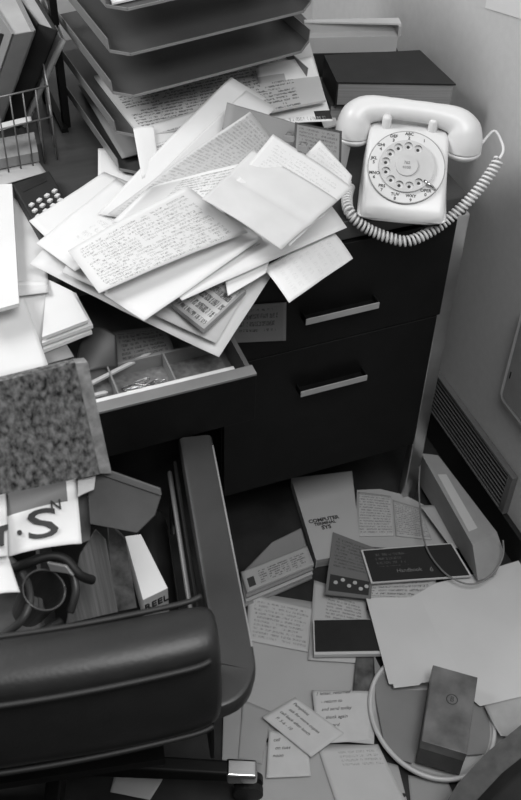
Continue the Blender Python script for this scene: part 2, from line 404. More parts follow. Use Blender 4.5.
# ================================================================== black book pile and box file behind the phone
def book(name, label, cat, top, z, t, cover, pages, front=True, group=None, spine=None):
    """top: 4 px corners front-left, front-right, back-right, back-left; cover boards with a page block inside"""
    pts = PZ(top, z); c = sum(pts, Vector()) / 4
    t_ = thing(name, c - Vector((0, 0, t)), label, cat, group)
    dn = lambda ps, h: [p - Vector((0, 0, h)) for p in ps]
    bt = .0028
    bm = bmesh.new(); hexa(bm, dn(pts, bt), pts); hexa(bm, dn(pts, t), dn(pts, t - bt)); L_, B_ = pts[0], pts[3]
    # spine along the left edge
    e = (pts[1] - pts[0]).normalized() * .003; e2 = (pts[2] - pts[3]).normalized() * .003
    q = [pts[0], pts[0] + e, pts[3] + e2, pts[3]]; hexa(bm, dn(q, t - bt), dn(q, bt))
    obj('cover', bm, cover, t_)
    ins = [p + (c - p) * .035 for p in pts]; ins[0] = pts[0] + e + (pts[3] - pts[0]) * .015; ins[3] = pts[3] + e2 + (pts[0] - pts[3]) * .015
    bm = hexa(bmesh.new(), dn(ins, t - bt), dn(ins, bt)); obj('page_block', bm, pages, t_)
    return t_
def rect4(fl, fr, depth, z):
    a = P(*fl, z); b = P(*fr, z); d = (b - a).normalized(); n = Vector((-d.y, d.x, 0)); return [a, b, b + n * depth, a + n * depth]
def book_w(name, label, cat, pts, t, cover, pages, group=None):
    global PZ
    old = PZ; PZ = lambda c, z: [Vector(p) for p in c]
    o = book(name, label, cat, pts, 0, t, cover, pages, group=group); PZ = old; return o
zb = .88
pts = [P(337, 82, zb), P(456, 84, zb), P(420, 50, zb), P(324, 55, zb)]; book_w('thick_book', 'thick black hardback lying flat behind the telephone', 'book', pts, .046, M_cover, M_pagesg)
p2 = [p + Vector((-.006, .01, -.0465)) for p in pts]; book_w('large_book', 'dark book under the thick black hardback behind the telephone', 'book', p2, .058, mat('brown_cover', .03, .6), M_pagesg)
p3 = rect4((306, 27), (402, 25), .03, .90)
t_ = thing('binder_box', P(350, 30, .776), 'pale open box file standing behind the black book by the wall', 'box file')
p0 = [Vector((q.x, q.y, 0)) for q in p3]
def hx(z0, z1, ps): return hexa(bmesh.new(), [Vector((q.x, q.y, z0)) for q in ps], [Vector((q.x, q.y, z1)) for q in ps])
obj('file_body', hx(.776, .848, p0), M_cover, t_, bevel=.001)
obj('page_block', hx(.848, .878, [p0[0] + Vector((.001, .002, 0)), p0[1] + Vector((-.004, .003, 0)), p0[2], p0[3]]), M_manila, t_)
obj('file_back', hx(.878, .897, [p0[0].lerp(p0[3], .8), p0[1].lerp(p0[2], .8), p0[2], p0[3]]), M_paperg, t_)
obj('file_end', hx(.878, .897, [p0[0].lerp(p0[1], .97), p0[1], p0[2], p0[3].lerp(p0[2], .97)]), M_paperg, t_)
obj('file_lid', hx(.897, .90, [p0[0].lerp(p0[3], .75), p0[1].lerp(p0[2], .2), p0[2], p0[3]]), M_paper2, t_)

# ================================================================== books and wire basket at the left
def upright_book(top4, ztop, zbot, label, cover, pages, lean=None):
    lean = lean or tuple((P(0, 128, .78) - P(36, 30, .985))[:2])
    pts = [P(x, y, ztop) for x, y in top4]; c = sum(pts, Vector()) / 4; ln = Vector((lean[0], lean[1], zbot - ztop))
    t_ = thing('upright_book', c + ln, label, 'book', None)
    a, b, c_, d = pts; e = (b - a)
    th = .0035 / e.length
    for q in ([a, a + e * th, d + (c_ - d) * th, d], [b - e * th, b, c_, c_ - (c_ - d) * th]):
        obj('cover_board', hexa(bmesh.new(), [p + ln for p in q], q), cover, t_)
    q = [a + e * th, b - e * th, c_ - (c_ - d) * th, d + (c_ - d) * th]; q[0] = q[0].lerp(q[3], .025); q[1] = q[1].lerp(q[2], .025)
    q2 = [p + Vector((0, 0, -.006)) for p in q]
    obj('page_block', hexa(bmesh.new(), [p + ln for p in q], q2), pages, t_)
    f = [a, b, b + (c_ - b) * .02, a + (d - a) * .02]
    obj('spine', hexa(bmesh.new(), [p + ln for p in f], f), cover, t_)
upright_book([(12, 35), (36, 31), (18, -6), (-12, -2)], .985, .777, 'thick grey book standing at the far left in the wire rack', M_grey, M_pages)
upright_book([(38, 24), (58, 31), (32, -12), (12, -10)], .982, .777, 'dark upright book with pale page tops in the wire rack', M_cover, M_pages)
upright_book([(-14, 30), (9, 36), (-14, -4), (-40, -4)], .97, .777, 'dark book cut off by the left edge beside the thick grey one', M_cover, M_pages)
upright_book([(60, 38), (66, 41), (46, -10), (40, -10)], .965, .777, 'thin pale pamphlet leaning against the tray rack post', mat('pamphlet_grey', .35, .6), M_pages)
bk = thing('wire_basket', P(20, 150, .776), 'small wire desk basket holding cards at the left', 'basket')
a, b = P(-30, 104, .915), P(48, 86, .915)
d = Vector((.02, .16, 0)); zlo = .779
bm = bmesh.new(); R_ = .0016
c4 = [a, b, b + d, a + d]
for zz in (0, -.055):
    cc = [p + Vector((0, 0, zz)) for p in c4]
    for i in range(4): tube(bm, [cc[i], cc[(i + 1) % 4]], R_, 6)
for i in range(7):
    p = a.lerp(b, i / 6); tube(bm, [p, Vector((p.x, p.y, zlo)), Vector((p.x, p.y, zlo)) + d, p + d], R_ * .8, 6)
for i in range(1, 4):
    for (s0, s1) in ((a, a + d), (b, b + d)):
        p = s0.lerp(s1, i / 4); tube(bm, [p, Vector((p.x, p.y, zlo))], R_ * .8, 6)
obj('wire_frame', bm, M_wire, bk, smooth=True)
sheet('card_pad', 'pad of grey cards lying in the wire basket', 'card pad', [(-20, 163, .80), (38, 152, .80), (34, 132, .80), (-20, 142, .80)], 0, M_folder, t=.018, wrinkle=0)
sheet('basket_slip', 'white slip resting on the card pad in the wire basket', 'paper slip', [(-20, 136, .84), (32, 122, .84), (31, 116, .84), (-20, 128, .84)], 0, M_paper2)

# ================================================================== calculator
ca, cb, cc_, cd = P(40, 238, .805), P(69, 205, .80), P(49, 170, .80), P(12, 184, .80)
calc = thing('calculator', (ca + cc_) / 2 - Vector((0, 0, .024)), 'black desk calculator with white keys half under the papers', 'calculator')
ex = (cb - ca); ca = cd + (ca - cd); 
cornr = [P(44, 241, .80), P(74, 212, .80), P(49, 170, .80), P(12, 184, .80)]
hexbm = hexa(bmesh.new(), [Vector((p.x, p.y, .776)) for p in cornr], cornr)
obj('case', hexbm, M_cover, calc, bevel=.003)
def bil(c, u, v): return c[0] * (1 - u) * (1 - v) + c[1] * u * (1 - v) + c[2] * u * v + c[3] * (1 - u) * v
for i in range(4):
    for j in range(5):
        u = .16 + i * .225; v = .12 + j * .105
        p = bil(cornr, u, v); ax = (cornr[1] - cornr[0]).normalized(); Mk = frame_M(p, ax, cornr[3] - cornr[0])
        obj('key', box(bmesh.new(), -.0042, .0042, -.0032, .0032, 0, .004, Mk), M_paper2, calc, bevel=.0006)
p = [bil(cornr, u, v) + Vector((0, 0, .0008)) for u, v in ((.14, .80), (.80, .80), (.80, .90), (.14, .90))]
obj('display', hexa(bmesh.new(), [q - Vector((0, 0, .0006)) for q in p], p), mat('display_glass', .02, .3), calc)

# ================================================================== paper pile on the desk
T1 = printed('typed_light', .70, .5, 34, u=(.08, .9), v=(.08, .94), dens=.4)
T2 = printed('typed_list', .70, .3, 22, u=(.06, .55), v=(.25, .95), dens=.45)
T3 = printed('newsprint', .52, .30, 40, u=(.04, .97), v=(.04, .97), dens=.6, cols=3)
H1 = printed('handwritten', .64, .2, 18, u=(.06, .92), v=(.06, .93), dens=.28, hand=True)
GP = None
def ps(label, c, z, m=M_paper, cat='paper sheet', name='paper_sheet', **k): return sheet(name, label, cat, c, z, m, GP, **k)
# left of the pile
ps('long white sheet sloping down below the calculator to the cardboard', [(-30, 385, .735), (49, 367, .735), (14, 268, .79), (-30, 275, .79)], .78, M_paper)
ps('plain white sheet showing between the pad and the paper pile', [(-10, 300, .781), (49, 292, .781), (44, 225, .779), (5, 190, .779)], .78, M_paper2)
ps('white sheet hanging over the desk edge to the left of the envelope stack', [(-10, 356, .735), (45, 352, .729), (47, 281, .784), (0, 281, .784)], .78, M_paper, bend=0)
ps('thin pale notepaper under the left edge of the calculator', [(-20, 192, .779), (46, 172, .779), (36, 158, .779), (-20, 166, .779)], .78, M_paperg)
o = ps('long white pad with a torn edge at the left edge of the desk', [(-30, 318, .80), (19, 303, .80), (12, 184, .80), (-30, 186, .80)], .80, M_paper, name='paper_pad', cat='paper pad', t=.006)
for k, (lab, cc) in enumerate([('lowest white envelope of the little stack beside the cardboard', [(43, 350), (92, 331), (75, 297), (44, 285)]),
                 ('middle envelope of the little stack beside the cardboard', [(42, 343), (93, 325), (76, 293), (46, 281)]),
                 ('top envelope of the little stack beside the cardboard', [(42, 337), (88, 320), (72, 291), (47, 279)])]):
    z = .737 + .011 * k
    sheet('envelope', lab, 'envelope', [(x, y, z + (.02 if i > 1 else 0)) for i, (x, y) in enumerate(cc)], z, M_paper, t=.006, wrinkle=.6)
# the big pile, bottom to top
ps('grey-white sheet curling under the left corner of the pile', [(30, 264, .805), (219, 357, .735), (275, 270, .78), (110, 175, .80)], .8, M_paper, bend=-.002)
ps('white sheet with its tip bent down over the open drawer', [(62, 272, .808), (216, 343, .752), (262, 265, .79), (120, 180, .805)], .8, M_paper2)
ps('upright white sheet edge showing under the lowest tray', [(98, 192, .803), (150, 188, .803), (140, 148, .803), (98, 148, .803)], .8, M_paper)
ps('white sheet with a pointed corner beside the calculator', [(29, 221, .811), (52, 243, .811), (150, 190, .815), (104, 172, .813)], .8, M_paper)
ps('white sheet lying just above the pointed-corner sheet', [(36, 243, .814), (75, 271, .814), (175, 215, .82), (116, 178, .817)], .8, printed('faint', .70, .5, 12, u=(.4, .9), v=(.3, .7), dens=.3, hand=True))
o = sheet('picture_leaflet', 'small glossy picture leaflet poking out below the pile', 'leaflet', [(171, 303, .788), (204, 329, .780), (246, 290, .79), (215, 268, .795)], .79, printed('leaflet', .5, .04, 5, u=(.03, .97), v=(.03, .97), dens=.7, hand=True, border=(.06, .3)), t=.008, wrinkle=0)
ps('torn scrap of white paper between leaflet and the long sheet', [(228, 296, .803), (266, 273, .803), (270, 258, .806), (225, 280, .806)], .8, M_paper, name='paper_scrap', cat='paper scrap')
ps('white sheet drooping over the desk front above the drawer pulls', [(263, 268, .800), (289, 303, .786), (353, 258, .795), (330, 228, .802)], .8, printed('faint2', .70, .6, 10, dens=.2), bend=.003)
ps('long white sheet with typed list reaching towards the telephone', [(174, 298, .811), (214, 291, .811), (347, 227, .814), (300, 168, .818)], .8, M_paper) if False else None
ps('long white typed list reaching across the pile towards the telephone', [(182, 300, .812), (347, 227, .812), (305, 170, .818), (130, 236, .818)], .8, T2)
ps('white sheet jutting out below the handwritten letter', [(104, 294, .817), (144, 321, .811), (262, 238, .824), (200, 190, .824)], .8, M_paper)
# fan at the back
ps('white newspaper sheet running up under the trays in the fan', [(98, 214, .822), (150, 222, .822), (266, 98, .905), (231, 77, .93)], .8, M_paper, bendv=.004)
ps('narrow white strip of folded paper beside the sheet running up under the trays', [(120, 216, .826), (160, 224, .826), (276, 108, .905), (246, 90, .93)], .8, M_paper2, bendv=.004)
ps('grey folder edge showing behind the fanned papers', [(222, 128, .915), (345, 172, .834), (352, 140, .85), (227, 102, .938)], .8, M_folder, name='file_folder', cat='file folder', t=.0015)
ps('second fanned sheet of the newspaper bundle', [(118, 205, .827), (200, 215, .827), (297, 128, .83), (235, 90, .835)], .8, T1) if False else None
ps('crinkled newsprint page with its corner folded up at the back of the pile', [(108, 214, .832), (200, 228, .832), (278, 145, .885), (250, 112, .945)], .8, T3, bendv=.004, wrinkle=2)
ps('typed page with a dark stamp on it lying below the newsprint', [(112, 222, .837), (210, 235, .838), (262, 158, .895), (150, 186, .885)], .8, printed('stamped', .70, .25, 20, u=(.3, .95), v=(.4, .95), dens=.5, blocks=[(.80, .9, .62, .70, .08)]))
sheet('framed_card', 'grey card with a dark printed border beside the handset', 'card', [(293, 152, .895), (341, 168, .862), (342, 131, .875), (295, 122, .912)], .83, printed('framed', .25, .08, 9, dens=.4, border=(.05, .07)), t=.001, wrinkle=0)
sheet('white_card', 'small white card pointing at the telephone from under the folded letter', 'card', [(300, 160, .898), (349, 188, .866), (352, 176, .870), (320, 140, .90)], .83, printed('wc', .68, .5, 6, dens=.2), t=.001)
# sheets behind, right of the trays
ps('white form with grey band leaning beside the trays', [(268, 124, .86), (333, 121, .86), (312, 56, .896), (255, 66, .896)], .8, printed('form_band', .75, .3, 10, u=(.1, .9), v=(.0, .12), dens=.4, blocks=[(.0, .45, .2, .8, .4), (.75, 1, .03, .16, .03)]))
sheet('clipboard_edge', 'thin pale-edged board between the trays and the black book', 'clipboard', [(324, 128, .806), (338, 124, .806), (306, 45, .82), (298, 48, .82)], .8, M_paper2, t=.003, wrinkle=0)
# letters on top
ps('handwritten letter on lined paper at the top left of the pile', [(99, 293, .836), (248, 232, .836), (188, 186, .893), (68, 251, .845)], .8, H1, bend=.003)
ps('typed page peeping between letter and folded sheet', [(140, 222, .838), (262, 232, .836), (285, 160, .842), (200, 165, .842)], .8, printed('peep', .82, .2, 20, u=(.3, .95), v=(.3, .95), dens=.4)) if False else None
t_ = thing('folded_letter', P(277, 190, .84), 'large folded cream letter with crease lines lying topmost on the pile', 'letter')
sheet('lower_leaf', '', '', [(216, 205, .894), (290, 246, .858), (352, 187, .876), (273, 134, .930)], .8, printed('leafp', .64, .45, 26, dens=.15), parent=t_, bend=.002, crease=.5, n=24)
sheet('upper_leaf', '', '', [(202, 198.5, .904), (281, 249.5, .864), (338, 200, .876), (253, 150, .920)], .8, mat('cream_paper', .55, .8, var=.04), parent=t_, bend=.003, crease=.52, n=24)
# clips
for k, (x, y, r) in enumerate([(289, 138, .5), (303, 148, .45)]):
    p = P(x, y, .926 - .008 * k); Mk = Matrix.Translation(p) @ Matrix.Rotation(-.55, 4, 'Z')
    bm = bmesh.new(); w = .008
    hexa(bm, [Mk @ Vector(q) for q in ((-w, -.005, -.004), (w, -.005, -.004), (w, .005, -.004), (-w, .005, -.004))], [Mk @ Vector(q) for q in ((-w, -.001, .004), (w, -.001, .004), (w, .001, .004), (-w, .001, .004))])
    t2 = obj('bulldog_clip', bm, M_grey, bevel=.0008); tag(t2, ['dark spring clip on the upper edge of the folded letter, nearer the trays', 'dark spring clip on the upper edge of the folded letter, nearer the phone'][k], 'clip')
    obj('clip_lever', tube(bmesh.new(), [Mk @ Vector((-.005, .002, .004)), Mk @ Vector((-.004, .012, .003)), Mk @ Vector((.004, .012, .003)), Mk @ Vector((.005, .002, .004))], .0009, 6), M_wire, t2)
# note on the pedestal front
def PYs(c, y): return [PY(a, b, yy) for (a, b), yy in zip(c, y)]
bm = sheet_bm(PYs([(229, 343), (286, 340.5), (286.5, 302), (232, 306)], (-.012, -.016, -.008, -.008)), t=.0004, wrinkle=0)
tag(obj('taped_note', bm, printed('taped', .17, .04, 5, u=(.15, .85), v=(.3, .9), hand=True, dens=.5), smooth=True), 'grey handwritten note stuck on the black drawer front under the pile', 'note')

# ================================================================== telephone
fl = P(356.6, 219, .786); fr = P(445, 226.6, .786)
xa = (fr - fl).normalized(); ya = Vector((-xa.y, xa.x, 0)); mid = (fl + fr) / 2
MP = frame_M((mid.x, mid.y, D), xa, ya)
phone = thing('telephone', (mid.x, mid.y, D), 'ivory rotary dial telephone on the desk corner by the wall', 'telephone')
# body: sections along depth (y, half width bottom, half width top, height)
secs = [(-.002, .067, .063, .020), (.000, .0715, .066, .030), (.008, .072, .0665, .040), (.04, .0715, .066, .0625), (.08, .071, .0655, .090), (.102, .0705, .065, .105), (.114, .070, .064, .109), (.14, .069, .063, .105), (.165, .068, .062, .096), (.19, .067, .060, .086), (.205, .064, .056, .07), (.209, .058, .05, .05)]
def arch(y, wb, wt, h, lo=.010, n=6):
    r = .010; o = [(-wb, y, lo), (-wb, y, lo + .012)]
    for k in range(n + 1):
        a = math.pi - math.pi / 2 * k / n; o.append((-wt + r + r * math.cos(a), y, h - r + r * math.sin(a)))
    o.append((0, y, h + .001))
    for k in range(n + 1):
        a = math.pi / 2 - math.pi / 2 * k / n; o.append((wt - r + r * math.cos(a), y, h - r + r * math.sin(a)))
    o += [(wb, y, lo + .012), (wb, y, lo)]; return o
bm = bmesh.new(); rings = [[bm.verts.new(MP @ Vector(q)) for q in arch(*s)] for s in secs]
for a, b in zip(rings, rings[1:]):
    for k in range(len(a) - 1): bm.faces.new((a[k], a[k + 1], b[k + 1], b[k]))
    bm.faces.new((a[-1], a[0], b[0], b[-1]))
bm.faces.new(rings[0]); bm.faces.new(rings[-1][::-1])
obj('phone_body', bm, M_phone, phone, smooth=True, sub=1)
bm = bmesh.new(); box(bm, -.062, .062, .008, .198, .003, .0105, MP); obj('base_plate', bm, M_rub, phone, bevel=.002)
bm = bmesh.new()
for x in (-.05, .05):
    for y in (.02, .185): tube(bm, [MP @ Vector((x, y, 0.0003)), MP @ Vector((x, y, .0031))], .007, 12)
obj('rubber_foot', bm, M_rub, phone)
# cradle prongs
for s in (-1, 1):
    for yy, hh in ((.124, .128), (.166, .122)):
        bm = bmesh.new(); x = s * .037
        tube(bm, [MP @ Vector((x, yy, .088)), MP @ Vector((x, yy, hh - .004)), MP @ Vector((x, yy, hh))], .008, 14, rs=[.0085, .0075, .0055])
        obj('cradle_prong', bm, M_phone, phone, smooth=True)
# dial
slope = math.atan2(.105 - .040, .102 - .008)
dc = Vector((0, .0575, .0765))
MD = MP @ Matrix.Translation(dc) @ Matrix.Rotation(slope, 4, 'X')
def disc(bm, r, z0, z1, M, seg=64, r2=None):
    a = [M @ Vector((r * math.cos(2 * math.pi * k / seg), r * math.sin(2 * math.pi * k / seg), z0)) for k in range(seg)]
    b = [M @ Vector(((r2 or r) * math.cos(2 * math.pi * k / seg), (r2 or r) * math.sin(2 * math.pi * k / seg), z1)) for k in range(seg)]
    return hexa(bm, a, b)
dial = obj('dial', disc(bmesh.new(), .0605, -.006, .0022, MD), M_ring, phone)
bm = bmesh.new(); tube(bm, [MD @ Vector((.0605 * math.cos(a), .0605 * math.sin(a), .0015)) for a in [2 * math.pi * k / 64 for k in range(65)]], .0011, 6)
obj('dial_rim', bm, mat('rim_grey', .28, .4), dial, smooth=True)
# finger wheel with ten holes
cu = bpy.data.curves.new('wheel', 'CURVE'); cu.dimensions = '2D'; cu.fill_mode = 'BOTH'; cu.extrude = .0012
def circ(cx, cy, r, n=32):
    sp = cu.splines.new('POLY'); sp.points.add(n - 1)
    for k in range(n): sp.points[k].co = (cx + r * math.cos(2 * math.pi * k / n), cy + r * math.sin(2 * math.pi * k / n), 0, 1)
    sp.use_cyclic_u = True
circ(0, 0, .0435, 64); HA = [math.radians(62 + 27.5 * k) for k in range(10)]
for a in HA: circ(.0335 * math.cos(a), .0335 * math.sin(a), .0068, 24)
co = bpy.data.objects.new('wheel', cu); COL.objects.link(co); bpy.context.view_layer.update()
me = bpy.data.meshes.new_from_object(co.evaluated_get(bpy.context.evaluated_depsgraph_get())); bpy.data.objects.remove(co)
me.transform(MD @ Matrix.Translation((0, 0, .0062))); bm = bmesh.new(); bm.from_mesh(me)
obj('finger_wheel', bm, mat('finger_wheel_plastic', .50, .15), dial)
for a in HA:
    p = Vector((.0335 * math.cos(a), .0335 * math.sin(a), .0023)); bm = bmesh.new()
    disc(bm, .0026, 0, .0004, MD @ Matrix.Translation(p), 12); obj('hole_dot', bm, M_ink, dial)
obj('number_card', disc(bmesh.new(), .0195, .004, .0100, MD, 40, .0175), mat('number_card_clear', .5, .12), dial)
items = [text_bm('762', .0065, MD @ Matrix.Translation((0, .004, .0104))), text_bm('4100', .0065, MD @ Matrix.Translation((0, -.004, .0104)))]
lettering('card_digits', items, M_grey, dial)
items = []
LB = ['1', 'ABC\n2', 'DEF\n3', 'GHI\n4', 'JKL\n5', 'MNO\n6', 'PRS\n7', 'TUV\n8', 'WXY\n9', 'OPER\n0']
for s_, a in zip(LB, HA):
    items.append(text_bm(s_, .0070, MD @ Matrix.Translation((.0525 * math.cos(a), .0525 * math.sin(a), .0026)), extrude=.0002, bold=.02))
lettering('dial_letters', items, M_ink, dial)
bm = bmesh.new(); hexa(bm, [MD @ Vector(q) for q in ((.022, -.034, .0085), (.030, -.028, .0085), (.048, -.032, .0085), (.040, -.042, .0085))], [MD @ Vector(q) for q in ((.022, -.034, .0105), (.030, -.028, .0105), (.048, -.032, .0105), (.040, -.042, .0105))])
bm2 = bmesh.new(); tube(bm2, [MD @ Vector((.047, -.034, .002)), MD @ Vector((.043, -.032, .0085)), MD @ Vector((.036, -.028, .0100)), MD @ Vector((.029, -.023, .0095))], .0022, 8)
bm.free(); obj('finger_stop', bm2, M_chrome, dial, smooth=True)
# handset
hs_a = math.radians(-6)
MH = MP @ Matrix.Translation((.002, .142, .116)) @ Matrix.Rotation(hs_a, 4, 'Z')
hset = obj('handset', tube(bmesh.new(), [MH @ Vector(q) for q in catmull([(-.090, -.012, -.036), (-.0895, -.010, -.022), (-.085, -.005, -.006), (-.070, 0, .006), (-.035, 0, .0125), (0, 0, .0135), (.035, 0, .0125), (.070, 0, .006), (.085, -.005, -.006), (.0895, -.010, -.022), (.090, -.012, -.036)], 4)], .02, 24,
     rs=None or [(.0295, .0298, .0285, .0225, .0175, .0165, .0175, .0225, .0285, .0298, .0295)[int(i / 4)] * (1 - (i % 4) / 4) + (.0295, .0298, .0285, .0225, .0175, .0165, .0175, .0225, .0285, .0298, .0295, .0265)[int(i / 4) + 1] * ((i % 4) / 4) for i in range(41)], ref=MP.to_3x3() @ Vector((0, 1, 0))), M_phone, phone, smooth=True)
for s, nm in ((-1, 'ear_cap'), (1, 'mouth_cap')):
    c0 = Vector((s * .090, -.012, -.036))
    bm = bmesh.new(); tube(bm, [MH @ (c0 + Vector((0, 0, .002))), MH @ (c0 + Vector((0, 0, -.004))), MH @ (c0 + Vector((0, -.001, -.009))), MH @ (c0 + Vector((0, -.001, -.012)))], .027, 28, rs=[.0298, .0298, .027, .019])
    obj(nm, bm, M_phone, hset, smooth=True)
# coiled cord
def P3(l): return [P(*q) for q in l]
cord = thing('handset_cord', P(405, 243, .745), 'coiled ivory telephone cord looping from the handset round the front of the phone', 'cord')
end = MH @ Vector((.118, -.010, -.022))
lead = [end, P(494, 131, .875), P(502, 143, .873), P(503, 152, .867), P(499, 159, .86)]
obj('straight_lead', tube(bmesh.new(), catmull(lead, 6), .0024, 8), M_phone, cord, smooth=True)
path = catmull(P3([(499, 159, .86), (492, 171, .845), (478, 190, .82), (462, 207, .795), (446, 221, .775), (428, 233, .762), (408, 241, .755), (390, 238, .757), (372, 231, .765), (358, 222, .778), (349, 211, .79), (347, 198, .792), (350, 186, .79)]), 16)
# resample by arc
def coil(path, r, turns, per=14):
    L = [0]
    for a, b in zip(path, path[1:]): L.append(L[-1] + (b - a).length)
    n = turns * per; out = []; j = 0; pn = Vector((0, 0, 1))
    for i in range(n + 1):
        s = L[-1] * i / n
        while j < len(path) - 2 and L[j + 1] < s: j += 1
        t = (s - L[j]) / max(1e-9, L[j + 1] - L[j]); p = path[j].lerp(path[j + 1], t); d = (path[j + 1] - path[j]).normalized()
        pn = (pn - d * pn.dot(d)).normalized(); q = d.cross(pn); a = 2 * math.pi * i / per
        out.append(p + (pn * math.cos(a) + q * math.sin(a)) * r)
    return out
obj('coil', tube(bmesh.new(), coil(path, .0074, 54), .0023, 6), M_phone, cord, smooth=True)

# ================================================================== chair
CR, CF = Vector((.981, -.193, 0)), Vector((.193, .981, 0))
C0 = CR * -.78 + CF * -.55
MC = frame_M(C0, CR, CF)   # chair frame: x right, y forward
def Lc(r, f, z): return MC @ Vector((r + .78, f + .55, z))
chair = thing('office_chair', C0, 'black vinyl swivel armchair pushed up to the open drawer', 'chair')
def rbox(x0, x1, y0, y1, z0, z1, M=MC): return box(bmesh.new(), x0, x1, y0, y1, z0, z1, M)
# seat: rounded cushion and side bolsters
obj('seat', rbox(-.24, .19, -.12, .22, .36, .455), M_vinyl, chair, bevel=.03)
for s, (x0, x1) in ((1, (.165, .215)), (-1, (-.265, -.215))):
    obj('seat_bolster', rbox(x0, x1, -.12, .22, .37, .475), M_vinyl, chair, bevel=.022)
# backrest: padded bar with piping
prof = [(-.165, .70), (-.165, .742), (-.175, .756), (-.20, .762), (-.225, .758), (-.242, .745), (-.252, .70), (-.262, .65), (-.255, .60), (-.20, .59), (-.175, .60), (-.168, .65)]
crv = lambda x: -.018 * (1 - min(1, (x / .25) ** 2)) + .008
bm = bmesh.new(); rings = []
xs = [-.272, -.265, -.25, -.1, .1, .218, .234, .241]
sc = [.6, .86, 1, 1, 1, 1, .86, .55]
cy = sum(p[0] for p in prof) / len(prof); cz = sum(p[1] for p in prof) / len(prof)
for x, k in zip(xs, sc): rings.append([bm.verts.new(MC @ Vector((x, crv(x) + cy + (p[0] - cy) * k, cz + (p[1] - cz) * (1 - (1 - k) * .4)))) for p in prof])
for a, b in zip(rings, rings[1:]):
    for k in range(len(prof)): bm.faces.new((a[k], a[(k + 1) % len(prof)], b[(k + 1) % len(prof)], b[k]))
bm.faces.new(rings[0][::-1]); bm.faces.new(rings[-1])
back = obj('backrest', bm, M_vinyl, chair, smooth=True, sub=2)
for yy, zz in ((-.166, .750), (-.246, .742), (-.259, .622)):
    obj('piping', tube(bmesh.new(), catmull([MC @ Vector((x, yy + crv(x) + (.004 if abs(x) > .22 else 0), zz)) for x in (-.25, -.2, -.1, 0, .1, .2, .226)], 4), .0036, 8), M_vinyl2, back, smooth=True)
# arms
for s in (1, -1):
    ro = .29 if s == 1 else -.29; w = .05
    path = [(ro - s * w / 2, .215), (ro - s * w / 2, .0), (ro - s * w / 2, -.15), (ro - s * (w / 2 + .004), -.180), (ro - s * (w / 2 + .018), -.199), (ro - s * .075, -.205)]
    pts = catmull([Vector((a, b, .605)) for a, b in path], 6); bm = bmesh.new(); rings = []
    for i, p in enumerate(pts):
        d = (pts[min(i + 1, len(pts) - 1)] - pts[max(i - 1, 0)]).normalized(); n = Vector((-d.y, d.x, 0)) * (w / 2); u = Vector((0, 0, .0155))
        o_ = []
        for (a, b) in ((-1, -.6), (-.8, -1), (.8, -1), (1, -.6), (1, .5), (.9, .85), (.7, 1), (-.7, 1), (-.9, .85), (-1, .5)): o_.append(bm.verts.new(MC @ (p + n * a + u * b)))
        rings.append(o_)
    for a, b in zip(rings, rings[1:]):
        for k in range(10): bm.faces.new((a[k], a[(k + 1) % 10], b[(k + 1) % 10], b[k]))
    bm.faces.new(rings[0][::-1]); bm.faces.new(rings[-1])
    arm = obj('armrest', bm, M_arm, chair, bevel=.003)
    xo = ro - s * .0005; bm = bmesh.new(); box(bm, min(xo, xo - s * .0025), max(xo, xo - s * .0014), -.15, .195, .6165, .6183, MC)
    e = obj('highlight_strip', bm, mat('arm_edge_highlight', .25, .4, .3), arm); e['label'] = 'thin pale strip painting the highlight along the arm edge'  # pale strip stands in for the highlight on the armrest's outer top edge
    xi = ro - s * (w + .012); bm = bmesh.new(); box(bm, min(xi, xi + s * .006), max(xi, xi + s * .006), -.20, .19, .44, .60, MC)
    obj('arm_panel', bm, M_black, chair, bevel=.002)
    obj('arm_tube', tube(bmesh.new(), [MC @ Vector((xi - s * .006, y, z)) for y, z in ((.19, .43), (.18, .585), (.10, .588), (-.15, .588), (-.20, .58))], 0.0035, 8), M_wire, chair, smooth=True)
obj('pedestal_column', tube(bmesh.new(), [MC @ Vector((0, 0, .09)), MC @ Vector((0, 0, .36))], .028, 20), M_chrome, chair, smooth=True)
obj('seat_pan', rbox(-.21, .17, -.15, .18, .345, .362), M_black, chair)
foot = (P(256, 770, .085) - C0); foot.z = 0
fa = math.atan2(foot.y, foot.x); FL = foot.length
for k in range(4):
    a = fa + k * math.pi / 2; d = Vector((math.cos(a), math.sin(a), 0)); n = Vector((-d.y, d.x, 0)) * .016
    b0 = C0 + d * .02; b1 = C0 + d * FL
    bm = bmesh.new(); up = Vector((0, 0, 1))
    hexa(bm, [b0 - n + up * .09, b1 - n + up * .068, b1 + n + up * .068, b0 + n + up * .09], [b0 - n * .8 + up * .125, b1 - n * .8 + up * .09, b1 + n * .8 + up * .09, b0 + n * .8 + up * .125])
    lg = obj('base_leg', bm, M_black, chair, bevel=.005)
    bm = bmesh.new(); hexa(bm, [b1 - d * .05 - n * 1.08 + up * .067, b1 + d * .002 - n * 1.08 + up * .067, b1 + d * .002 + n * 1.08 + up * .067, b1 - d * .05 + n * 1.08 + up * .067], [b1 - d * .05 - n + up * .0965, b1 + d * .002 - n + up * .0915, b1 + d * .002 + n + up * .0915, b1 - d * .05 + n + up * .0965])
    obj('leg_cap', bm, M_chrome, lg, bevel=.005)
    cc = b1 - d * .012
    bm = bmesh.new(); tube(bm, [cc + n * -1.0 + up * .026, cc + n * -.25 + up * .026], .0255, 20); tube(bm, [cc + n * .25 + up * .026, cc + n * 1.0 + up * .026], .0255, 20)
    tube(bm, [cc + up * .03, cc + up * .07], .006, 10); obj('caster', bm, M_rub, lg)

